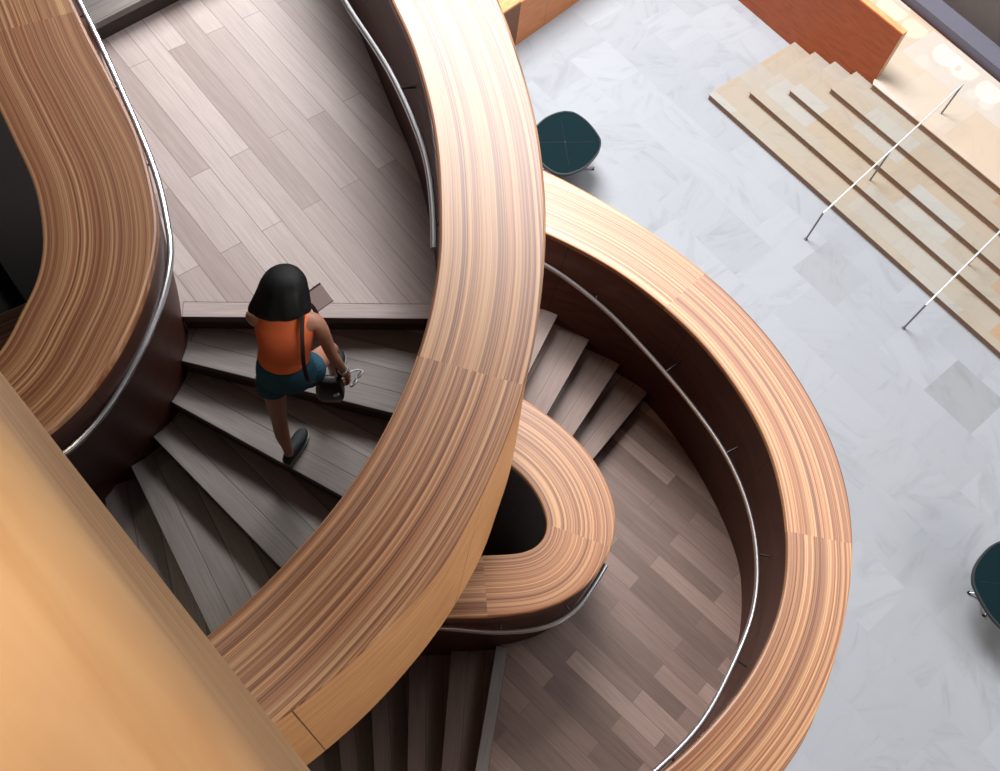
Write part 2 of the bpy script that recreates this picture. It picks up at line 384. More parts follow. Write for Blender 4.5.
# ---- the tight ribbon that turns at the inner side of the upper stair
DC = 3.85
Ci = curve_px([(x, y, DC) for x, y in [(-75, -60), (-45, 0), (-20, 70), (0, 112), (15, 144), (32, 181), (40, 215), (42, 248), (35, 282), (20, 312), (2, 347), (-28, 375), (-75, 395), (-130, 400)]], 110)
Co_ = curve_px([(x, y, DC) for x, y in [(20, -110), (48, -50), (72, 0), (88, 34), (111, 78), (135, 128), (148, 168), (156, 209), (157, 238), (150, 274), (138, 310), (118, 350), (90, 390), (55, 425), (10, 455), (-50, 478), (-130, 490)]], 200)
Co = nearest_map(Ci, Co_)
C = thing('stair_balustrade', 'wooden ribbon balustrade turning tightly round the dark well beside the person', 'balustrade', (-1.6, 2.4, 5.9), group='curved balustrades of the stair')
cap(Ci, Co, [near_frac(Co, at(75, 12, DC))], C)
ZC = H-DC-CAPT
Cbase = smooth(resample(crom([(-2.75, 5.9, 7.2), (-2.4, 5.04, 7.2), (-2.02, 4.15, 7.2), (-1.74, 3.5, 7.2), (-1.58, 3.16, 7.2), (-1.475, 2.83, 7.2), (-1.48, 2.62, 7.035), (-1.55, 2.41, 6.87), (-1.67, 2.25, 6.705), (-1.82, 2.12, 6.54), (-2.02, 2.03, 6.375),
                           (-2.3, 2.0, 6.2), (-2.7, 1.99, 6.05), (-3.2, 2.0, 5.9)], 10), 200), 3)
Cb = nearest_map(Co, Cbase)
Clow = [Vector((p.x, p.y, p.z-0.65)) for p in Cb]
sgnC = 1 if (hnormals(Co)[50].dot(Ci[50]-Co[50]) > 0) else -1
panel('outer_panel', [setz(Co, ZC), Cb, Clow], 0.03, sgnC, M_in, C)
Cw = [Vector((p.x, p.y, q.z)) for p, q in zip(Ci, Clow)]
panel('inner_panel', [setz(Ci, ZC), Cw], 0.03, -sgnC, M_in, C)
Cr = curve_px([(x, y, 4.15) for x, y in [(75, -8), (100, 43), (120, 87), (141, 135), (158, 180), (168, 225), (171, 255), (165, 290), (151, 330), (131, 370), (106, 410), (80, 440), (58, 458), (20, 478)]], 110)
rail(Cr, 0.019, C, [p.lerp(q, 0.3) for p, q in zip(setz(Co, ZC), Cb)], 6, 0.05, 0.95)

# ---- the ring round the lower landing
DD = 6.2
Di = curve_px([(x, y, DD) for x, y in [(430, 205), (490, 214), (545, 233), (620, 273), (690, 330), (740, 392), (772, 455), (787, 525), (785, 590), (765, 650), (730, 705), (672, 765), (600, 812), (510, 850), (400, 870), (300, 872)]], 150)
Do_ = curve_px([(x, y, DD) for x, y in [(430, 128), (490, 146), (545, 170), (610, 205), (700, 268), (770, 338), (820, 415), (846, 485), (853, 555), (842, 635), (815, 718), (785, 771), (730, 840), (640, 905), (520, 950), (400, 965), (300, 965)]], 220)
Do = nearest_map(Di, Do_)
D = thing('stair_balustrade', 'pale striped wooden ribbon balustrade ringing the lower landing beside the grey stone floor', 'balustrade', (2.6, 2.2, 4.1), group='curved balustrades of the stair')
cap(Di, Do, [near_frac(Do, at(705, 275, DD)), near_frac(Do, at(853, 545, DD))], D)
ZD = H-DD-CAPT
Dbase = smooth(resample(crom([(0.2, 4.45, 5.5), (0.65, 4.4, 5.3), (1.06, 4.29, 5.16), (1.5, 4.09, 4.95), (1.82, 3.93, 4.75), (2.12, 3.7, 4.5), (2.46, 3.18, 4.5), (2.69, 2.64, 4.5), (2.8, 2.2, 4.5), (2.79, 1.86, 4.5),
                           (2.71, 1.5, 4.5), (2.53, 1.13, 4.5), (2.23, 0.74, 4.5), (1.74, 0.34, 4.5), (1.2, 0.05, 4.45), (0.5, -0.12, 4.35), (-0.3, -0.18, 4.1), (-1.0, -0.18, 3.8)], 10), 220), 4)
Db = nearest_map(Di, Dbase)
Dlow = [Vector((p.x, p.y, p.z-0.5)) for p in Db]
sgnD = 1 if (hnormals(Di)[60].dot(Do[60]-Di[60]) > 0) else -1
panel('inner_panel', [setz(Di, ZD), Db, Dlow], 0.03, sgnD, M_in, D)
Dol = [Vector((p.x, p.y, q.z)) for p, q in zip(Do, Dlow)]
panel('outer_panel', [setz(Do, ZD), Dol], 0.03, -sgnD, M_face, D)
strip('soffit', [p.lerp(q, 0.08) for p, q in zip(Dlow, Dol)], [p.lerp(q, 0.92) for p, q in zip(Dlow, Dol)], M_face, D, [(0, 0), (1, 0), (1, 0.02), (0, 0.02)])
Dr = curve_px([(470, 228, 6.28), (547, 266, 6.36), (600, 305, 6.48), (643, 348, 6.55), (690, 403, 6.6)]+[(x, y, 6.6) for x, y in [(725, 453), (747, 503), (757, 555), (754, 608), (735, 660), (702, 722), (655, 771), (600, 812), (520, 850)]], 120)
rail(Dr, 0.02, D, [p.lerp(q, 0.3) for p, q in zip(setz(Di, ZD), Db)], 8, 0.06, 0.95)

# ---- the inner U of the lower landing
DB = 6.4
Bi = curve_px([(x, y, DB) for x, y in [(380, 440), (430, 438), (475, 446), (509, 464), (533, 488), (546, 515), (546, 533), (537, 546), (519, 553), (482, 555), (440, 556), (390, 556)]], 100)
Bo_ = curve_px([(x, y, DB) for x, y in [(380, 365), (430, 365), (480, 377), (520, 396), (560, 424), (588, 452), (607, 482), (616, 515), (612, 545), (600, 570), (578, 592), (545, 608), (500, 616), (445, 617), (390, 617)]], 160)
Bo = nearest_map(Bi, Bo_)
B = thing('stair_balustrade', 'small U shaped wooden ribbon balustrade round the dark hollow beside the lower landing', 'balustrade', (0.9, 2.2, 4.1), group='curved balustrades of the stair')
cap(Bi, Bo, [near_frac(Bo, at(613, 545, DB)), near_frac(Bo, at(490, 616, DB))], B)
ZB = H-DB-CAPT
sgnB = 1 if (hnormals(Bo)[50].dot(Bi[50]-Bo[50]) > 0) else -1
Bz = 3.55
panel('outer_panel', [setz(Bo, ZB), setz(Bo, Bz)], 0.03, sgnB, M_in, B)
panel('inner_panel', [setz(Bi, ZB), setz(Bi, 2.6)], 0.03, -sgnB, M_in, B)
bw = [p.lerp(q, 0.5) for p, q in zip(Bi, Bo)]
prism('hollow_cover', [p.xy for p in Bi], 2.6, 2.65, M_in, B)  # dark sheet added under the hollow to hide the bright floor
Br = curve_px([(x, y, 6.6) for x, y in [(400, 626), (445, 628), (500, 632), (545, 627), (575, 610), (594, 585), (606, 565)]], 60)
rail(Br, 0.02, B, setz(Bo, 5), 3, 0.1, 0.75)

# ------------------------------------------------------------------ stairs and landings
Aw = [p.lerp(q, 0.45) for p, q in zip(Ai, Aib)]
def line_ends(l1, l2, d, W1, W2, gap=0.004):
    a, b = at(*l1, d), at(*l2, d)
    r1 = isect(b, a, W1); r2 = isect(a, b, W2)
    return r1, r2, (a, b)
def tread_between(e_front, e_back, W1, W2, z, parent, thick=0.05, m=None):
    """e_* = (hit on W1, hit on W2): tread from its nosing back to the riser under the next nosing"""
    f1, f2 = e_front; b1, b2 = e_back
    d = (f2[2]-f1[2]).normalized(); q = Vector((-d.y, d.x)); mid = (b1[2]+b2[2])/2-(f1[2]+f2[2])/2
    if q.dot(mid) < 0: d = -d
    bd = (b2[2]-b1[2]).normalized(); bq = Vector((-bd.y, bd.x)); bq = (bq if bq.dot(mid) > 0 else -bq)*0.036
    poly = [f1[2], f2[2]]+between(W2, f2[1], b2[1])+[b2[2], b2[2]+bq, b1[2]+bq, b1[2]]+between(W1, b1[1], f1[1])
    org = f1[2] if d.dot(f2[2]-f1[2]) > 0 else f2[2]
    return prism('tread', poly, z-thick, z, m or M_tread, parent, d, org, bevel=0.006)
def riser_between(front, back_dir, z0, z1, parent, inset=0.018, th=0.02):
    a, b = front[0][2], front[1][2]; s = back_dir.normalized()
    p = [a+s*inset, b+s*inset, b+s*(inset+th), a+s*(inset+th)]
    return prism('riser', p, z0, z1, M_riser, parent)

# upper landing and the steps the person climbs
ZU, RI = 7.2, 0.165
UP = thing('landing', 'pale grey oak landing of diagonal planks above the person', 'landing', (-0.9, 3.8, 6.95))
L0 = line_ends((185, 317), (427, 319), H-ZU, Cb, Aw)
top1 = (Vector((-2.42, 5.02)), Vector((-2.13, 5.31)))
dT = (top1[1]-top1[0]).normalized()
tw = isect(top1[0]-dT*0.5, top1[0]+dT*2.0, Aw); tc = isect(top1[1], top1[0], Cb)
if tc is None: tc = (1, 2.0, top1[0])
if tw is None: tw = (1, 2.0, top1[0]+dT*1.6)
poly = [L0[0][2], L0[1][2]]+between(Aw, L0[1][1], tw[1])+[tw[2], tc[2]]+between(Cb, tc[1], L0[0][1])
dn = Vector((L0[1][2]-L0[0][2])).normalized(); qn = Vector((-dn.y, dn.x))
main = [p+qn*0.11 if i < 2 else p for i, p in enumerate(poly)]
a1 = L0[0][2]+qn*0.11; a2 = L0[1][2]+qn*0.11
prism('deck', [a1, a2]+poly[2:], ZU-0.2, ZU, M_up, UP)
prism('nosing', [L0[0][2], L0[1][2], a2-qn*0.001, a1-qn*0.001], ZU-0.06, ZU, M_nosing, UP, dn, L0[0][2], bevel=0.006)

FL = thing('stair_flight', 'dark grey oak steps fanning round under the person', 'stairs', (-1.0, 1.9, 5.9), group='flights of the winding stair')
nos = [((183.5, 361.5), (395, 414)), ((173, 403), (344.5, 498)), ((154, 438), (240, 526.5)), ((131, 467), (210, 632.6)), ((102, 485), (107, 513)), ((-2.28, 2.0), (-2.36, 0.5)), ((-2.56, 1.99), (-2.9, 0.6))]
prev = L0[:2]
zz = ZU
for k, (l1, l2) in enumerate(nos):
    z = ZU-RI*(k+1)
    e = line_ends(l1, l2, H-z, Cb, Aw) if k < 5 else (isect(Vector(l2), Vector(l1), Cb), isect(Vector(l1), Vector(l2), Aw))
    if e[0] is None: e = (isect(Vector(l2), Vector(l1)*2-Vector(l2), Cb), e[1])
    if e[1] is None or e[0] is None: print('no tread', k, e); break
    cur = e[:2]
    bk = (prev[0][2]+prev[1][2])/2-(cur[0][2]+cur[1][2])/2
    tread_between(cur, prev, Cb, Aw, z, FL)
    riser_between(prev, (prev[1][2]-prev[0][2]).orthogonal()*(1 if (prev[1][2]-prev[0][2]).orthogonal().dot(bk) > 0 else -1), z, zz-0.05 if k else zz-0.06, FL)
    prev = cur; zz = z
UPF = thing('stair_flight', 'grey oak step rising from the far end of the pale upper landing', 'stairs', (-1.9, 5.7, 7.2), group='flights of the winding stair')
qT = Vector((-dT.y, dT.x))
c1, c2 = tc[2], tw[2]
prism('tread', [c1-qT*0.02, c2-qT*0.02, c2+qT*0.75, c1+qT*0.75], ZU+RI-0.05, ZU+RI, M_tread, UPF, dT, c1, bevel=0.006)
prism('riser', [c1, c2, c2+qT*0.03, c1+qT*0.03], ZU, ZU+RI-0.05, M_riser, UPF)

cc = Vector((-2.95, 3.3))
def pol(r, a): return cc+Vector((math.cos(math.radians(a)), math.sin(math.radians(a))))*r
pn_ = []
for k in range(1, 13):                                     # the flight goes on rising round the hollow, outside the view
    a0 = 78+13*(k-1); z = ZU+RI*(k+1)
    prism('tread', [pol(0.9, a0), pol(2.7, a0), pol(2.7, a0+7), pol(2.7, a0+14.5), pol(0.9, a0+14.5)], z-0.05, z, M_tread, UPF, pol(2.7, a0)-pol(0.9, a0), pol(0.9, a0), bevel=0.006)
    pn_ += [(a0, z)]
    prism('riser', [pol(0.9, a0+0.6), pol(2.7, a0+0.6), pol(2.7, a0+1.1), pol(0.9, a0+1.1)], z-RI, z-0.05, M_riser, UPF)

rows_ = [[Vector((*pol(2.72, a+t), z+dz)) for a, z in pn_ for t in (0, 6.5)] for dz in (1.0, -0.45)]
panel('side_blocker', rows_, 0.05, -1, M_in, UPF)  # unseen panel added to keep light out of the well

# lower landing
ZL = 4.5
dl = line_ends((597, 454.6), (647.5, 393), H-(ZL+RI), Bo, Db)
E0 = (at(497, 640, H-ZL), at(475, 771, H-ZL))
e0 = (isect(E0[1], E0[0], Bo), isect(E0[0], E0[1], Db))
LL = thing('landing', 'brown oak landing of diagonal planks inside the lower ring', 'landing', (1.7, 2.0, 4.3))
dn = (e0[1][2]-e0[0][2]).normalized(); qn = Vector((-dn.y, dn.x)); qn = qn if qn.x > 0 else -qn
poly = [e0[0][2], e0[1][2]]+between(Db, e0[1][1], dl[1][1])+[dl[1][2], dl[0][2]]+between(Bo, dl[0][1], e0[0][1])
g1, g2 = e0[0][2]+qn*0.10, e0[1][2]+qn*0.10
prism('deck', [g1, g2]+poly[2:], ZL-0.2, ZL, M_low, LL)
prism('nosing', [e0[0][2], e0[1][2], g2-qn*0.001, g1-qn*0.001], ZL-0.06, ZL, M_tread, LL, -dn, e0[1][2], bevel=0.006)

FM = thing('stair_flight', 'shaded brown oak steps coming down from under the big ribbon to the lower landing', 'stairs', (1.4, 3.6, 4.5), group='flights of the winding stair')
nl = [((597, 454.6), (647.5, 393)), ((577, 430), (619, 366)), ((550, 409), (589, 340)), ((529, 372), (558, 314.5)), ((505, 345), (527, 296)), ((478, 325), (494, 282))]
hits = [line_ends(l1, l2, H-(ZL+RI*(k+1)), Bo, Db) for k, (l1, l2) in enumerate(nl)]
hits = [h for h in hits if h[0] and h[1]]
for k in range(len(hits)-1):
    z = ZL+RI*(k+1); cur, nxt = hits[k][:2], hits[k+1][:2]
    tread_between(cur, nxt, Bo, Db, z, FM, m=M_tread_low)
    o = (cur[1][2]-cur[0][2]).orthogonal(); bk = (nxt[0][2]+nxt[1][2])/2-(cur[0][2]+cur[1][2])/2
    riser_between(cur, o if o.dot(bk) > 0 else -o, z-RI-(0.05 if k == 0 else 0), z-0.05, FM, inset=0.001 if k == 0 else 0.018)

FN = thing('stair_flight', 'shade-darkened oak steps going down from the lower landing behind the big ribbon', 'stairs', (-0.1, 0.8, 3.4), group='flights of the winding stair')
el = [((452, 638), (441, 771)), ((409, 673), (407, 771)), ((371.5, 717), (374, 771)), ((338.5, 745), (341, 771)), ((305, 745), (309, 771)), ((270, 745), (276, 771))]
prev = e0; zz = ZL
BoX = Bo+[]
for k, (l1, l2) in enumerate(el):
    z = ZL-RI*(k+1); a, b = at(*l1, H-z), at(*l2, H-z)
    r1 = isect(b, a, Bo); r2 = isect(a, b, Db)
    d = (a-b).xy.normalized()
    if r1 is None: r1 = (1, 0, b.xy+d*((1.42-b.y)/d.y))
    if r2 is None: r2 = (1, 0, b.xy-d*((b.y+0.15)/d.y))
    f1, f2 = r1[2], r2[2]; p1, p2 = prev[0][2], prev[1][2]
    pv = (p2-p1).normalized()
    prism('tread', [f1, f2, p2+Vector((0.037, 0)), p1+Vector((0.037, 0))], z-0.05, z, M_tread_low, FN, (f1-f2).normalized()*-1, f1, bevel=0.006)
    prism('riser', [p1+Vector((0.018, 0)), p2+Vector((0.018, 0)), p2+Vector((0.038, 0)), p1+Vector((0.038, 0))], z, zz-0.06, M_riser, FN)
    prev = (r1, r2); zz = z

# ------------------------------------------------------------------ what shows down the dark well at the left
def straight_ribbon(pi, po, depth, height, label):
    I = resample([at(*p, depth) for p in pi], 24); O = resample([at(*p, depth) for p in po], 24)
    t = thing('stair_balustrade', label, 'balustrade', (I[12].x, I[12].y, H-depth-height), group='curved balustrades of the stair')
    cap(I, O, [], t); z = H-depth-CAPT
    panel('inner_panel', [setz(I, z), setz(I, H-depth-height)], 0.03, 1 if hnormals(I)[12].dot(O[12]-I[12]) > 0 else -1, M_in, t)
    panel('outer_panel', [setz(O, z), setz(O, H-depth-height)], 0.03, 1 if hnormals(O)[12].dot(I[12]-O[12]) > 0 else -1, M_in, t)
    return t
straight_ribbon([(45, 293), (20, 305), (-10, 318), (-60, 335), (-120, 345)], [(62, 345), (22, 350), (-10, 362), (-60, 385), (-120, 395)], 5.9, 0.9, 'sliver of a lower wooden balustrade deep in the dark well')
M_well_shade = flat('oak_in_well_shade', srgb(30, 26, 25), 0.8, spec=0.1, noise=0.2)  # oak coloured near black to carry the well's shade
WF = thing('stair_flight', 'shade-blackened steps glimpsed at the bottom of the dark well', 'stairs', (-2.9, 4.0, 4.4), group='flights of the winding stair')
wd_ = Vector((0.62, -0.78)); wq = Vector((0.78, 0.62)); w0_ = Vector((-2.75, 3.3))
for k in range(9):
    z = 5.05-0.165*k; c = w0_-wq*0.29*k
    p = [c-wd_*2.6, c+wd_*2.2, c+wd_*2.2-wq*0.33, c-wd_*2.6-wq*0.33]
    prism('tread', p, z-0.05, z, M_well_shade, WF, wd_, p[3], bevel=0.006)
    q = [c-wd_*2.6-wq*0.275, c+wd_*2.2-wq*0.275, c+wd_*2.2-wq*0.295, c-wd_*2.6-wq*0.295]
    prism('riser', q, z-0.165, z-0.05, M_well_shade, WF)
WL = thing('landing', 'shade-blackened oak landing at the bottom of the well beside the steps', 'landing', (-2.3, 4.3, 5.0))
prism('deck', [w0_-wd_*4.5-wq*0.004, w0_+wd_*1.4-wq*0.004, w0_+wd_*1.4+wq*1.3, w0_-wd_*4.5+wq*1.3], 4.6, 5.25, M_well_shade, WL)  # deck added over the bright floor, its colour blackened for shade

# ------------------------------------------------------------------ parapet nearest the eye
ed0, ed1 = at(0, 372, 2.2).xy, at(310, 771, 2.2).xy
ed = (ed1-ed0).normalized(); en = Vector((-ed.y, ed.x)); en = en if en.x < 0 else -en   # towards the parapet's far side
PA = thing('parapet', 'smooth honey coloured wooden parapet close to the eye, cutting across a corner', 'parapet', (ed0.x, ed0.y, 9.6))
a = ed0-ed*2.5; b = ed1+ed*1.6
ztop, rr = H-0.95, 0.13
sec = [(0.0, 9.75)]+[(rr-rr*math.cos(t), ztop-rr+rr*math.sin(t)) for t in [i*math.pi/2/8 for i in range(9)]]+[(0.5-rr+rr*math.sin(t), ztop-rr+rr*math.cos(t)) for t in [i*math.pi/2/8 for i in range(9)]]+[(0.5, 9.75)]
rings = []; uv = []; acc = [0]
for i in range(1, len(sec)): acc.append(acc[-1]+math.dist(sec[i], sec[i-1]))
steps_ = 12
for i in range(steps_+1):
    p = a.lerp(b, i/steps_)
    rings.append([Vector((p.x+en.x*s, p.y+en.y*s, z)) for s, z in sec]); uv += [((b-a).length*i/steps_, s_) for s_ in acc]
V, Fc = sweep(None, rings); mkobj('top_panel', V, Fc, M_slab, PA, uv)

# ------------------------------------------------------------------ stone steps, walls and plinth of the court
e_ = Vector((0.6323, -0.7747)); n_ = Vector((0.7747, 0.6323))
SR = 0.126
corner = [at(x, y, H-SR*(k+1)).xy for k, (x, y) in enumerate([(710, 94), (751, 92), (791, 90), (832, 88)])]
plc = at(873.5, 83.5, H-SR*5).xy
wall_n = plc.dot(n_)+0.30
blk_end = at(875, 79, H-SR*5).xy
wall_n = blk_end.dot(n_)
ST = thing('stone_steps', 'broad flight of beige stone steps with brown risers on the grey floor', 'steps', (corner[0].x, corner[0].y, 0))
ew = (blk_end-at(781, 37, H).xy).normalized(); pnl = plc.dot(n_)
def to_wall(c):
    """where the line from c up the steps meets the red wall"""
    den = n_.x*ew.y-n_.y*ew.x; w = blk_end-c; return c+n_*((w.x*ew.y-w.y*ew.x)/den)
for k, c in enumerate(corner):
    ln = 11.0; ov = 0.018
    tail = [c+e_*ln+n_*(pnl-c.dot(n_)), plc, to_wall(plc)-n_*0.003]
    p = [c, c+e_*ln]+tail+[to_wall(c)-n_*0.003]
    s = prism('step', p, SR*k, SR*(k+1)-0.02, M_riserstone, ST)
    p = [c-n_*ov-e_*ov, c+e_*ln-n_*ov]+tail+[to_wall(c-e_*ov)-n_*0.003]
    prism('tread_slab', p, SR*(k+1)-0.02, SR*(k+1), M_beige, s, bevel=0.004)
Z5 = SR*5
pn = plc.dot(n_)
lft = blk_end-e_*14
p_fr = [plc, plc+e_*11, plc+e_*11+n_*6, plc+n_*6]
PL = prism('floor_raised', p_fr, 0, Z5-0.02, M_riserstone); tag(PL, kind='structure')
p_sl = [plc-n_*0.018, plc+e_*11-n_*0.018, plc+e_*11+n_*6, lft+n_*6, to_wall(lft)+n_*0.06, blk_end-ew*0.05+n_*0.06, blk_end-ew*0.05+n_*0.004, blk_end+n_*0.004, blk_end+ew*0.001-n_*0.03]
tag(prism('floor_raised', p_sl, Z5-0.02, Z5, M_plat), kind='structure')

# red fir wall that ends at the steps
wb = thing('low_wall', 'low red brown wooden wall with a pale top ending at the stone steps', 'wall', (blk_end.x, blk_end.y, 0))
t_ = 0.16
def ebox(name, p0, p1, th, z0, z1, m, parent, uvd=True):
    """wall box from p0 to p1, thickness th along n_"""
    d = (p1-p0).normalized(); q = n_
    poly = [p0, p1, p1+q*th, p0+q*th]; V = [Vector((p.x, p.y, z)) for z in (z0, z1) for p in poly]
    Fc = [(3, 2, 1, 0), (4, 5, 6, 7)]+[(i, (i+1) % 4, (i+1) % 4+4, i+4) for i in range(4)]
    L = (p1-p0).length; uv = [(0, z0), (L, z0), (L+th, z0), (-th, z0), (0, z1), (L, z1), (L+th, z1+th), (-th, z1+th)]
    return mkobj(name, V, Fc, m, parent, uv, smooth_=False)
def height_over(base, px, py):
    """height of the vertical over base whose top shows at px,py"""
    r = Rw @ Vector((px-CX, py-CY, F)); hr = math.hypot(r.x, r.y)
    return H-base.length*(-r.z)/hr
hb = height_over(blk_end, 902.5, 35)
ew = (blk_end-at(781, 37, H).xy).normalized(); w0 = blk_end-ew*12
ebox('face_panel', w0-n_*0.0, blk_end, 0.03, 0.0, hb, M_redwood, wb)
ebox('top_board', w0+n_*0.03, blk_end+e_*0.0+n_*0.03, t_-0.03, Z5, hb+0.004, M_ply, wb)
print('block height', hb, 'platform', Z5)

# pale ply wall at the top
q0, q1 = at(515, 46, H).xy, at(580, 0, H).xy
dq = (q1-q0).normalized(); nq = Vector((-dq.y, dq.x))
hq = 0.98
wp = thing('low_wall', 'low honey coloured plywood wall standing on the grey floor behind the big ribbon', 'wall', (q0.x, q0.y, 0))
def qbox(name, s0, s1, n0, n1, z0, z1, m):
    p = [q0+dq*s0+nq*n0, q0+dq*s1+nq*n0, q0+dq*s1+nq*n1, q0+dq*s0+nq*n1]
    V = [Vector((v.x, v.y, z)) for z in (z0, z1) for v in p]; Fc = [(3, 2, 1, 0), (4, 5, 6, 7)]+[(i, (i+1) % 4, (i+1) % 4+4, i+4) for i in range(4)]
    uv = [(s0, z0), (s1, z0), (s1, z0+n1), (s0, z0+n1), (s0, z1), (s1, z1), (s1, z1+n1-n0), (s0, z1+n1-n0)]
    mkobj(name, V, Fc, m, wp, uv, smooth_=False)
qbox('face_panel', -3.0, 3.2, 0, 0.03, 0, hq, M_plyface)
qbox('top_board', -3.0, 3.2, 0.03, 0.42, 0, hq+0.003, M_ply)

# plinth and window wall past the raised floor
pz = Z5
f0, f1 = at(900, 0, H-pz).xy, at(1000, 83, H-pz).xy
df = (f1-f0).normalized(); nf = Vector((-df.y, df.x)); nf = nf if nf.y > 0 else -nf
PH = thing('window_plinth', 'grey stone plinth with a dark bronze wall along the sunlit raised floor', 'plinth', (f1.x, f1.y, pz))
M_grey = flat('grey_stone_band', srgb(90, 88, 100), 0.7, noise=0.08, nscale=10)
M_bronze = flat('bronze_panel', srgb(92, 84, 80), 0.5, noise=0.1, nscale=8)
M_dark = flat('dark_joint', srgb(60, 40, 46), 0.7)
M_sill = flat('pale_blue_frame', srgb(176, 200, 216), 0.35)
def fbox(name, s0, s1, n0, n1, z0, z1, m, parent=PH):
    p = [f0+df*s0+nf*n0, f0+df*s1+nf*n0, f0+df*s1+nf*n1, f0+df*s0+nf*n1]
    return prism(name, p, z0, z1, m, parent)
fbox('base_joint', -3, 5, 0.0, 0.03, pz, pz+0.05, M_dark)
fbox('ledge', -3, 5, 0.03, 0.55, pz, pz+0.18, M_grey)
fbox('wall_panel', -3, 5, 0.50, 0.9, pz+0.18, pz+0.95, M_bronze)
fbox('window_sill', -3, 5, 1.25, 1.6, pz, pz+1.2, M_sill)
fbox('recess', -3, 5, 0.9, 1.25, pz, pz+0.8, M_black)
kp = at(991, 29, H-pz-0.5)
tube('knob', [Vector((kp.x, kp.y, pz+0.9)), Vector((kp.x, kp.y, pz+1.0))], 0.05, M_bracket, PH, 16)
# daylight patches on the raised floor
wl = f0+df*1.0+nf*6.0
for (x, y, ang, en_) in [(893, 8, 3.0, 900), (915, 28, 2.4, 700), (948, 55, 2.6, 700), (965, 68, 2.6, 700), (990, 92, 2.4, 700), (973, 94, 1.1, 250), (986, 104, 1.3, 250), (922, 62, 1.6, 180)]:
    tg = at(x, y, H-pz)
    spot((tg.x+5.0, tg.y+5.5, 11.0), tg, ang, en_*5)

# handrails of the stone steps
def step_rail(bot, top, midb, midt, top2, bot2, label):
    hb_ = at(*bot, H); hh = height_over(hb_.xy, *top); T = Vector((hb_.x, hb_.y, hh))
    R = thing('step_handrail', label, 'handrail', (hb_.x, hb_.y, 0), group='slim steel handrails on the stone steps')
    run = (n_*5.0)
    zt2 = Z5+hh
    pts = None
    E2 = at(*bot2, H-Z5); E2t = Vector((E2.x, E2.y, zt2))
    r = tube('rail', [T, T.lerp(E2t, 0.5), E2t], 0.016, M_wire, R, 10)
    tube('post', [Vector((T.x, T.y, 0)), T], 0.016, M_post, R, 10); tube('post', [Vector((E2.x, E2.y, Z5)), E2t], 0.016, M_post, R, 10)
    m = T.lerp(E2t, 0.47); k = sum(1 for c in corner if m.xy.dot(n_) > c.dot(n_)); zs = SR*k
    tube('post', [Vector((m.x, m.y, zs)), m], 0.016, M_post, R, 10)
    tube('foot_plate', [Vector((T.x, T.y, 0)), Vector((T.x, T.y, 0.01))], 0.035, M_post, R, 12)
    print('rail h', hh, E2t, height_over(E2.xy, *top2)-Z5)
M_wire = flat('polished_steel', (0.86, 0.86, 0.86), 0.3, 0.5)
M_post = flat('grey_steel', (0.20, 0.20, 0.21), 0.45, 0.6)
step_rail((805.8, 239.3), (822.2, 212.8), None, None, (966.8, 78.5), (941.2, 113.7), 'slim steel handrail on the stone steps nearer the red brown wall')
sh = at(903.5, 328.2, H)-at(805.8, 239.3, H)
def second_rail():
    b2 = at(941.2, 113.7, H-Z5)+sh
    q = Rw.transposed() @ (b2-Vector((0, 0, H))); return (CX+F*q.x/q.z, CY+F*q.y/q.z)
step_rail((903.5, 328.2), (925.2, 305.0), None, None, (1060, 180), second_rail(), 'slim steel handrail on the stone steps farther from the red brown wall')

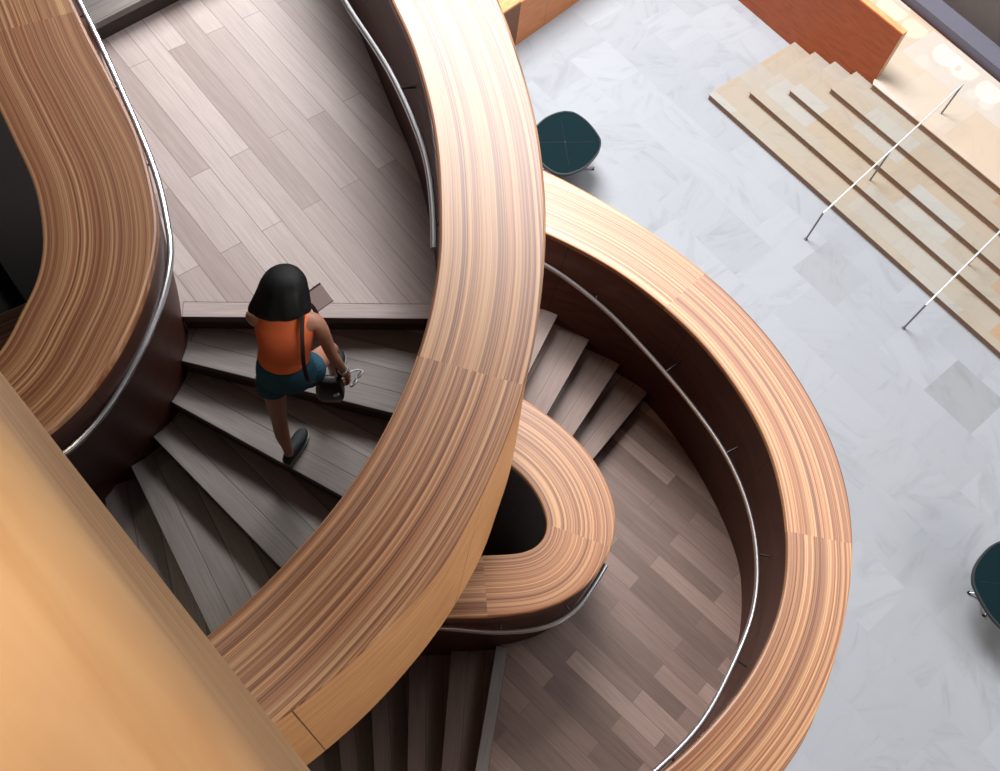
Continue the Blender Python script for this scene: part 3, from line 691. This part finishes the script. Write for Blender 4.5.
# ------------------------------------------------------------------ tables on the grey floor
def squircle(r, n, ex=3.0, rot=0.0):
    out = []
    for k in range(n):
        t = 2*math.pi*k/n; c, s = math.cos(t), math.sin(t)
        q = (abs(c)**ex+abs(s)**ex)**(-1/ex); x, y = r*q*c, r*q*s
        out.append((x*math.cos(rot)-y*math.sin(rot), x*math.sin(rot)+y*math.cos(rot)))
    return out
TOPPX = [(601, 142), (598, 153), (587, 165.5), (575, 172), (565, 173.5)]
TC = at(565, 142, H-0.74).xy
qs = [at(x, y, H-0.74).xy-TC for x, y in [(565, 111), (575, 112.7), (587, 121), (597, 133), (601, 142), (598, 153), (587, 165.5), (575, 172)]]
outl = crom([Vector((v.x, v.y, 0)) for v in qs+[-v for v in qs]+[qs[0]]], 6)[:-1]
def make_table(cx, cy, rot, label, foot_dir, foot_r):
    T = thing('cafe_table', label, 'table', (cx, cy, 0), group='dark green tables on the grey floor')
    zt = 0.74; Rm = Matrix.Rotation(rot, 3, 'Z'); sq = [Rm @ v for v in outl]
    prof = [(0.0, -0.03), (0.96, -0.03), (1.0, -0.018), (1.0, -0.004), (0.985, 0.0), (0.955, 0.0), (0.95, -0.004), (0.5, -0.004), (0.03, -0.004), (0.0, -0.004)]
    rings = [[Vector((cx, cy, zt+dz))+v*max(f, 1e-4) for v in sq] for f, dz in prof]
    V, Fc = sweep(None, rings, closed=False); top = mkobj('table_top', V, Fc, M_green, T)
    rim = [[Vector((cx, cy, zt+dz))+v*f for v in sq] for f, dz in [(0.965, 0.002), (1.006, 0.002), (1.006, -0.045), (0.965, -0.045), (0.965, 0.002)]]
    V, Fc = sweep(None, rim, closed=False); mkobj('rim', V, Fc, M_black, T)
    for k in range(4):                                            # quarter seams meeting at the middle
        a = rot+k*math.pi/2+0.1
        d = Vector((math.cos(a), math.sin(a), 0)); c = Vector((cx, cy, zt-0.004))
        tube('seam', [c+d*0.02, c+d*0.50], 0.003, M_black, top, 6)
    tube('button', [Vector((cx, cy, zt-0.004)), Vector((cx, cy, zt+0.002))], 0.016, M_black, T, 16)
    tube('column', [Vector((cx, cy, 0.10)), Vector((cx, cy, zt-0.03))], 0.032, M_steel, T, 16)
    for k in range(4):
        a = foot_dir+k*math.pi/2; d = Vector((math.cos(a), math.sin(a), 0)); c = Vector((cx, cy, 0))
        tube('leg', [c+Vector((0, 0, 0.14)), c+d*foot_r*0.5+Vector((0, 0, 0.08)), c+d*foot_r+Vector((0, 0, 0.03))], 0.016, M_steel, T, 10)
        tube('foot', [c+d*foot_r, c+d*foot_r+Vector((0, 0, 0.035))], 0.024, M_black, T, 12)
    return T
make_table(TC.x, TC.y, 0, 'dark green rounded square table standing behind the big ribbon and the pale ring', math.radians(-80), 0.62)
c2 = at(1017, 586, H-0.74); ft = at(968.5, 593, H); fv = (ft-c2).xy
print('table2', c2, ft, fv.length)
make_table(c2.x, c2.y, math.radians(-12), 'dark green rounded table cut off by the edge of the view on open floor', math.atan2(fv.y, fv.x), fv.length)

# ------------------------------------------------------------------ the person on the steps
M_skin = flat('skin', srgb(184, 130, 106), 0.5, noise=0.06, nscale=20)
M_hair = flat('black_hair', (0.004, 0.005, 0.006), 0.6, spec=0.3, noise=0.4, nscale=60)
M_top = flat('orange_cotton', srgb(255, 124, 70), 0.8, noise=0.06, nscale=30)
M_denim = flat('blue_denim', srgb(44, 92, 112), 0.85, noise=0.22, nscale=60)
M_shoe = flat('navy_canvas', srgb(16, 24, 32), 0.7)
M_sole = flat('white_rubber', srgb(150, 156, 156), 0.6)
M_bag = flat('black_leather', (0.012, 0.012, 0.014), 0.4)
M_strap = flat('brown_strap', srgb(52, 36, 34), 0.5)
M_paper = flat('leaflet_paper', srgb(150, 132, 128), 0.6)
M_silver = flat('silver', (0.62, 0.64, 0.66), 0.4, 0.5)
M_eye = flat('eye_white', (0.8, 0.8, 0.78), 0.3); M_iris = flat('iris', (0.02, 0.012, 0.008), 0.2); M_lip = flat('lips', srgb(160, 80, 74), 0.5)
def skin_mesh(name, verts, edges, mat_, parent, root=0, sub=2):
    me = bpy.data.meshes.new(name); bm = bmesh.new(); ly = bm.verts.layers.skin.verify(); vs = []
    for p, r in verts:
        v = bm.verts.new(p); v[ly].radius = (r, r) if not isinstance(r, tuple) else r; vs.append(v)
    for a, b in edges: bm.edges.new((vs[a], vs[b]))
    vs[root][ly].use_root = True
    bm.to_mesh(me); bm.free(); me.materials.append(mat_)
    o = bpy.data.objects.new(name, me); COL.objects.link(o)
    sk = o.modifiers.new('skin', 'SKIN'); sk.use_smooth_shade = True
    ss = o.modifiers.new('smooth', 'SUBSURF'); ss.levels = sub; ss.render_levels = sub
    if parent: o.parent = parent; o.matrix_parent_inverse = Matrix.Translation(-parent.location)
    return o
def loft(name, secs, mat_, parent, n=28, cap0=True, cap1=True):
    """secs: (centre, rx, ry, side axis, front axis, power)"""
    rings = []
    for c, rx, ry, X, Y in secs:
        X = Vector(X); Y = Vector(Y); rings.append([Vector(c)+X*rx*math.cos(2*math.pi*k/n)+Y*ry*math.sin(2*math.pi*k/n) for k in range(n)])
    V, Fc = sweep(None, rings, closed=False)
    if cap0: Fc.append(tuple(range(n))[::-1])
    if cap1: Fc.append(tuple((len(rings)-1)*n+k for k in range(n)))
    o = mkobj(name, V, Fc, mat_, parent); ss = o.modifiers.new('smooth', 'SUBSURF'); ss.levels = 1; ss.render_levels = 1; return o
zt2 = ZU-2*RI; zt1 = ZU-RI
heel = at(287, 465, H-zt2); toe = at(300, 441, H-zt2)
PER = thing('person', 'person with black bob hair in an orange sleeveless top and denim shorts climbing the steps', 'person', (heel.x, heel.y, zt2))
fd = (toe-heel); fd.z = 0; fd.normalize()
ankL = heel+fd*0.045+Vector((0, 0, 0.085))
P = {'pel': Vector((-0.72, 2.20, 7.78)), 'hipL': Vector((-0.80, 2.19, 7.73)), 'hipR': Vector((-0.635, 2.21, 7.73)),
     'kneL': Vector((-0.805, 2.125, 7.31)), 'wai': Vector((-0.71, 2.215, 7.90)), 'che': Vector((-0.70, 2.265, 8.08)), 'nkb': Vector((-0.695, 2.30, 8.215)),
     'nk': Vector((-0.69, 2.325, 8.27)), 'hd': Vector((-0.68, 2.35, 8.37)), 'shL': Vector((-0.850, 2.305, 8.155)), 'shR': Vector((-0.540, 2.295, 8.15)),
     'elL': Vector((-0.885, 2.40, 7.92)), 'wrL': Vector((-0.68, 2.53, 7.90)), 'elR': Vector((-0.478, 2.235, 7.90)), 'wrR': Vector((-0.43, 2.25, 7.70)),
     'kneR': Vector((-0.535, 2.50, 7.50)), 'ankR': Vector((-0.545, 2.53, zt1+0.09))}
bv = [(P['pel'], 0.10), (P['wai'], 0.088), (P['che'], 0.10), (P['nkb'], 0.055), (P['nk'], 0.045), (P['hd']+Vector((0, 0, -0.05)), 0.060), (P['hd']+Vector((0, 0, 0.02)), 0.065),
      (P['hipL'], 0.082), (P['hipL'].lerp(P['kneL'], 0.5), 0.064), (P['kneL'], 0.047), (P['kneL'].lerp(ankL, 0.35)-fd*0.01, 0.048), (P['kneL'].lerp(ankL, 0.75), 0.033), (ankL, 0.029), (ankL+Vector((0, 0, -0.05)), 0.030),
      (P['hipR'], 0.082), (P['hipR'].lerp(P['kneR'], 0.5), 0.066), (P['kneR'], 0.050), (P['kneR'].lerp(P['ankR'], 0.35)-Vector((0, 0.012, 0)), 0.047), (P['kneR'].lerp(P['ankR'], 0.75), 0.033), (P['ankR'], 0.029), (P['ankR']+Vector((0, 0, -0.05)), 0.030),
      (P['shL'], 0.046), (P['shL'].lerp(P['elL'], 0.5), 0.038), (P['elL'], 0.032), (P['elL'].lerp(P['wrL'], 0.35), 0.031), (P['wrL'], 0.021),
      (P['shR'], 0.046), (P['shR'].lerp(P['elR'], 0.5), 0.038), (P['elR'], 0.032), (P['elR'].lerp(P['wrR'], 0.35), 0.031), (P['wrR'], 0.021)]
be = [(0, 1), (1, 2), (2, 3), (3, 4), (4, 5), (5, 6), (0, 7), (7, 8), (8, 9), (9, 10), (10, 11), (11, 12), (12, 13), (0, 14), (14, 15), (15, 16), (16, 17), (17, 18), (18, 19), (19, 20),
      (2, 21), (21, 22), (22, 23), (23, 24), (24, 25), (2, 26), (26, 27), (27, 28), (28, 29), (29, 30)]
def hand(wr, d, palm_side, curl):
    """palm and five fingers appended to the body skeleton; d along the hand, palm_side across it, curl bend direction"""
    d = d.normalized(); s = (palm_side-d*palm_side.dot(d)).normalized(); c = d.cross(s) if curl > 0 else s.cross(d)
    i0 = len(bv); bv.append((wr+d*0.05, (0.026, 0.015))); be.append((HANDROOT, i0))
    for k, (off, ln) in enumerate([(-0.027, 0.058), (-0.009, 0.068), (0.009, 0.064), (0.027, 0.050)]):
        p0 = wr+d*0.085+s*off; p1 = p0+d*ln*0.4+c*0.012; p2 = p1+d*ln*0.2+c*ln*0.4; p3 = p2+c*ln*0.3-d*ln*0.15
        j = len(bv); bv.extend([(p0, 0.0095), (p1, 0.0085), (p2, 0.008), (p3, 0.0065)]); be.extend([(i0, j), (j, j+1), (j+1, j+2), (j+2, j+3)])
    t0 = wr+d*0.035-s*0.035; t1 = t0+d*0.03-s*0.014+c*0.012; t2 = t1+d*0.024+c*0.012
    j = len(bv); bv.extend([(t0, 0.011), (t1, 0.0095), (t2, 0.007)]); be.extend([(i0, j), (j, j+1), (j+1, j+2)])
HANDROOT = 25; hand(P['wrL'], P['wrL']-P['elL'], Vector((0, 0, -1)), 1)
HANDROOT = 30; hand(P['wrR'], P['wrR']-P['elR'], Vector((0, -1, 0)), 1)
body = skin_mesh('body', bv, be, M_skin, PER, 0, 2)
X, Y, Z = Vector((1, 0, 0)), Vector((0, 1, 0)), Vector((0, 0, 1))
# face (turned away from the eye, still there)
hc = P['hd']+Vector((0.0, 0.012, -0.012)); fw = Vector((-0.12, 0.95, -0.28)).normalized(); sd = fw.cross(Z).normalized(); upv = sd.cross(fw)
rg = []
for i in range(13):
    t = -math.pi/2+math.pi*i/12; z = math.sin(t); r = max(math.cos(t), 0.02); jaw = 1-0.28*max(0, -z)
    rg.append((hc+upv*z*0.078+fw*(0.012*max(0, -z)), 0.075*r*jaw, 0.093*r*(1-0.12*max(0, -z)), sd, fw))
head = loft('head', rg, M_skin, PER, 24)
for sgn in (-1, 1):
    ep = hc+fw*0.080+sd*0.031*sgn+upv*0.004
    loft('eye', [(ep+upv*(0.012*math.sin(t)), 0.014*max(math.cos(t), .05), 0.008*max(math.cos(t), .05), sd, fw) for t in [-1.5, -0.8, 0, 0.8, 1.5]], M_eye, head, 12)
    loft('iris', [(ep+fw*0.0055+upv*(0.005*math.sin(t)), 0.005*max(math.cos(t), .05), 0.004*max(math.cos(t), .05), sd, fw) for t in [-1.5, -0.8, 0, 0.8, 1.5]], M_iris, head, 10)
    er = hc+sd*0.074*sgn-fw*0.005
    loft('ear', [(er+upv*(0.03*math.sin(t)), 0.008*max(math.cos(t), .1), 0.018*max(math.cos(t), .1), sd, fw) for t in [-1.5, -0.8, 0, 0.8, 1.5]], M_skin, head, 12)
loft('nose', [(hc+fw*0.088+upv*0.015, 0.006, 0.006, sd, fw), (hc+fw*0.096-upv*0.010, 0.010, 0.012, sd, fw), (hc+fw*0.098-upv*0.026, 0.015, 0.014, sd, fw), (hc+fw*0.088-upv*0.034, 0.008, 0.006, sd, fw)], M_skin, head, 14)
loft('mouth', [(hc+fw*0.080-upv*0.050, 0.018, 0.006, sd, fw), (hc+fw*0.083-upv*0.056, 0.022, 0.008, sd, fw), (hc+fw*0.079-upv*0.063, 0.015, 0.006, sd, fw)], M_lip, head, 14)
# black bob: full at the back, flicked out on one side
hair_s = []
hx = hc-fw*0.022
for i, (h, rx, ry, sx, fy) in enumerate([(0.092, 0.012, 0.012, 0.008, 0), (0.088, 0.052, 0.056, 0.008, 0), (0.072, 0.084, 0.090, 0.006, -0.004), (0.044, 0.106, 0.108, 0, -0.010), (0.010, 0.114, 0.112, -0.004, -0.016),
                                         (-0.040, 0.122, 0.108, -0.012, -0.024), (-0.085, 0.130, 0.100, -0.020, -0.032), (-0.120, 0.128, 0.088, -0.022, -0.034), (-0.138, 0.100, 0.062, -0.018, -0.030), (-0.135, 0.06, 0.03, -0.012, -0.03)]):
    hair_s.append((hx+upv*h+sd*sx+fw*fy, rx, ry, sd, fw))
n = 40; rings = []
for j, (c, rx, ry, Xa, Ya) in enumerate(hair_s):
    ring = []
    for k in range(n):
        a = 2*math.pi*k/n; w = 1+0.045*math.sin(6*a+j*0.35)*(j/9)+0.035*math.sin(11*a-j*0.2)*(j/9)
        yy = math.sin(a)
        if j >= 3 and yy > 0.55: yy = 0.55+(yy-0.55)*0.15               # open at the face
        flick = 1+0.34*max(0, -math.cos(a))**4*max(0, (j-4)/4)*(1 if j < 9 else 0)+0.10*max(0, math.cos(a))**3*max(0, (j-4)/4)
        ring.append(c+Xa*rx*w*flick*math.cos(a)+Ya*ry*w*yy)
    rings.append(ring)
V, Fc = sweep(None, rings, closed=False); Fc.append(tuple(range(n))[::-1]); Fc.append(tuple(9*n+k for k in range(n)))
hair = mkobj('hair', V, Fc, M_hair, PER); ss = hair.modifiers.new('smooth', 'SUBSURF'); ss.levels = 1; ss.render_levels = 2
# sleeveless top
shv = (P['shR']-P['shL']).normalized(); fwd = Vector((-shv.y, shv.x, 0)).normalized()
def mid(a, b, t): return P[a].lerp(P[b], t)
loft('tank_top', [(P['pel']+Vector((0, 0.004, 0.130)), 0.134, 0.110, shv, fwd), (P['pel']+Vector((0.002, 0.008, 0.140)), 0.133, 0.110, shv, fwd), (P['wai']+Vector((0, 0.008, 0.05)), 0.130, 0.103, shv, fwd), (mid('wai', 'che', 0.55), 0.136, 0.108, shv, fwd), (P['che']+Vector((0, 0, 0.01)), 0.146, 0.112, shv, fwd),
                  (P['che']+Vector((0, 0.010, 0.06)), 0.142, 0.098, shv, fwd), (P['nkb']+Vector((0, -0.008, -0.035)), 0.128, 0.080, shv, fwd), (P['nkb']+Vector((0, -0.003, -0.008)), 0.098, 0.066, shv, fwd), (P['nkb']+Vector((0, 0.002, 0.010)), 0.070, 0.056, shv, fwd)], M_top, PER, 32)
# denim shorts: hips and two short legs
sh_root = loft('shorts', [(P['pel']+Vector((0, -0.004, -0.075)), 0.135, 0.105, X, Y), (P['pel']+Vector((0, -0.006, -0.04)), 0.158, 0.122, X, Y), (P['pel']+Vector((0, -0.004, 0.0)), 0.158, 0.122, X, Y), (P['pel']+Vector((0, 0.0, 0.07)), 0.147, 0.115, X, Y), (P['pel']+Vector((0, 0.004, 0.145)), 0.130, 0.104, X, Y)], M_denim, PER, 32)
for hk, kk in (('hipL', 'kneL'), ('hipR', 'kneR')):
    ax_ = (P[kk]-P[hk]).normalized(); xs = ax_.cross(Y).normalized() if abs(ax_.y) < 0.8 else X; xs = X-ax_*ax_.x; xs.normalize(); ys = ax_.cross(xs)
    loft('leg_cuff', [(P[hk]-ax_*0.02, 0.088, 0.098, xs, ys), (P[hk]+ax_*0.06, 0.091, 0.098, xs, ys), (P[hk]+ax_*0.095, 0.090, 0.094, xs, ys), (P[hk]+ax_*0.102, 0.084, 0.088, xs, ys)], M_denim, sh_root, 24)
# shoes
def shoe(h, f, z):
    s = f.cross(Z).normalized(); h = Vector((h.x, h.y, z))
    prof = [(-0.005, 0.016, 0.022), (0.0, 0.030, 0.065), (0.05, 0.036, 0.080), (0.11, 0.042, 0.066), (0.17, 0.046, 0.050), (0.215, 0.040, 0.040), (0.24, 0.022, 0.028), (0.246, 0.008, 0.018)]
    rings = []; rs = []
    for d, w, hh in prof:
        c = h+f*d; k = 16
        rings.append([c+s*w*math.cos(2*math.pi*i/k)+Z*(0.018+hh*0.5*(1+math.sin(2*math.pi*i/k))) for i in range(k)])
        rs.append([c+s*(w+0.004)*sx+Z*zz_ for sx, zz_ in ((-1, 0.002), (1, 0.002), (1, 0.024), (-1, 0.024))])
    V, Fc = sweep(None, rings); o = mkobj('shoe', V, Fc, M_shoe, PER); ss = o.modifiers.new('smooth', 'SUBSURF'); ss.levels = 1; ss.render_levels = 1
    V, Fc = sweep(None, rs); mkobj('sole', V, Fc, M_sole, o)
shoe(heel, fd, zt2)
fr = Vector((0.05, 1, 0)).normalized(); shoe(Vector((P['ankR'].x, P['ankR'].y-0.045, 0)), fr, zt1)
# wrist band
wb_c = P['wrR'].lerp(P['elR'], 0.08); wd_ = (P['wrR']-P['elR']).normalized(); wx = wd_.cross(Y).normalized(); wy = wd_.cross(wx)
rings = [[wb_c+wd_*dz+wx*r*math.cos(2*math.pi*k/20)+wy*r*math.sin(2*math.pi*k/20) for k in range(20)] for dz, r in ((-0.012, 0.024), (-0.012, 0.029), (0.012, 0.029), (0.012, 0.024), (-0.012, 0.024))]
V, Fc = sweep(None, rings, closed=False); tag(mkobj('bracelet', V, Fc, M_silver, PER), 'silver wrist band')

# shoulder bag and what the person holds
bc = at(330, 388, 4.42)
BG = thing('shoulder_bag', 'small black shoulder bag hanging at the hip of the person', 'bag', (bc.x, bc.y, bc.z-0.11))
rings = []
for i, (t, w, dpt) in enumerate([(-1, 0.070, 0.030), (-0.9, 0.095, 0.045), (-0.4, 0.105, 0.055), (0.3, 0.100, 0.050), (0.85, 0.085, 0.035), (1, 0.07, 0.018)]):
    ring = []
    for x, y in squircle(1.0, 28, 4.0): ring.append(bc+X*x*w*0.75+Y*y*dpt+Z*t*0.105)
    rings.append(ring)
V, Fc = sweep(None, rings); bg = mkobj('bag_body', V, Fc, M_bag, BG); ss = bg.modifiers.new('smooth', 'SUBSURF'); ss.levels = 1; ss.render_levels = 1
sp = crom([bc+Vector((-0.06, 0, 0.08)), Vector((-0.585, 2.10, 7.85)), Vector((-0.600, 2.115, 7.98)), Vector((-0.600, 2.165, 8.12)), Vector((-0.600, 2.235, 8.205)), Vector((-0.595, 2.30, 8.215)), Vector((-0.575, 2.375, 8.15)), Vector((-0.54, 2.38, 7.95)), bc+Vector((0.06, 0.02, 0.08))], 8)
rings = []
for i, p in enumerate(sp):
    t = (sp[min(i+1, len(sp)-1)]-sp[max(i-1, 0)]).normalized(); s = t.cross(Vector((0.3, -1, 0.6))).normalized(); w = t.cross(s)
    rings.append([p+s*0.010+w*0.003, p-s*0.010+w*0.003, p-s*0.010-w*0.003, p+s*0.010-w*0.003])
V, Fc = sweep(None, rings); mkobj('strap', V, Fc, M_strap, BG)
tube('clasp', [bc+Vector((0.03, -0.06, 0.03)), bc+Vector((0.055, -0.06, 0.05))], 0.008, M_silver, BG, 10)
# folded sunglasses dangling from the hand
hp = P['wrR']+(P['wrR']-P['elR']).normalized()*0.085+Vector((0.022, -0.005, 0.01))
SG = thing('sunglasses', 'silver framed sunglasses held in the lowered hand of the person', 'glasses', tuple(hp))
for sgn in (-1, 1):
    c = hp+Vector((0.02*1, 0.0, 0.0))+Vector((0.022*sgn*0.6, 0.026*sgn, -0.01))
    ringp = [c+Vector((0.5, 0.85, 0)).normalized()*0.026*math.cos(t)+Vector((0.5, -0.3, 0.81)).normalized()*0.021*math.sin(t) for t in [2*math.pi*k/18 for k in range(19)]]
    fr_ = tube('frame', ringp, 0.0055, M_silver, SG, 8)
    mkobj('lens', ringp[:18], [tuple(range(18))], M_bag, fr_)
tube('temple', [hp+Vector((-0.03, 0.03, 0.0)), hp+Vector((0.02, 0.05, 0.0)), hp+Vector((0.05, 0.045, -0.005))], 0.0055, M_silver, SG, 8)
# leaflet held in front
lc = at(318, 298, 3.98); LF = None
fx = Vector((0.75, 0.55, 0.25)).normalized(); fy = Vector((-0.55, 0.72, -0.35)); fy = (fy-fx*fy.dot(fx)).normalized(); fz = fx.cross(fy)
def slab(name, c, hx_, hy_, hz_, m, parent):
    V = [c+fx*a*hx_+fy*b*hy_+fz*g*hz_ for g in (-1, 1) for a, b in ((-1, -1), (1, -1), (1, 1), (-1, 1))]
    Fc = [(3, 2, 1, 0), (4, 5, 6, 7)]+[(i, (i+1) % 4, (i+1) % 4+4, i+4) for i in range(4)]
    return mkobj(name, V, Fc, m, parent, smooth_=False)
LF = thing('leaflet', 'folded grey leaflet held up in front of the person beside the black hair', 'leaflet', tuple(lc))
slab('page', lc, 0.055, 0.085, 0.003, M_paper, LF)
slab('edge_band', lc+fy*0.080+fz*0.0035, 0.055, 0.006, 0.001, M_bag, LF)
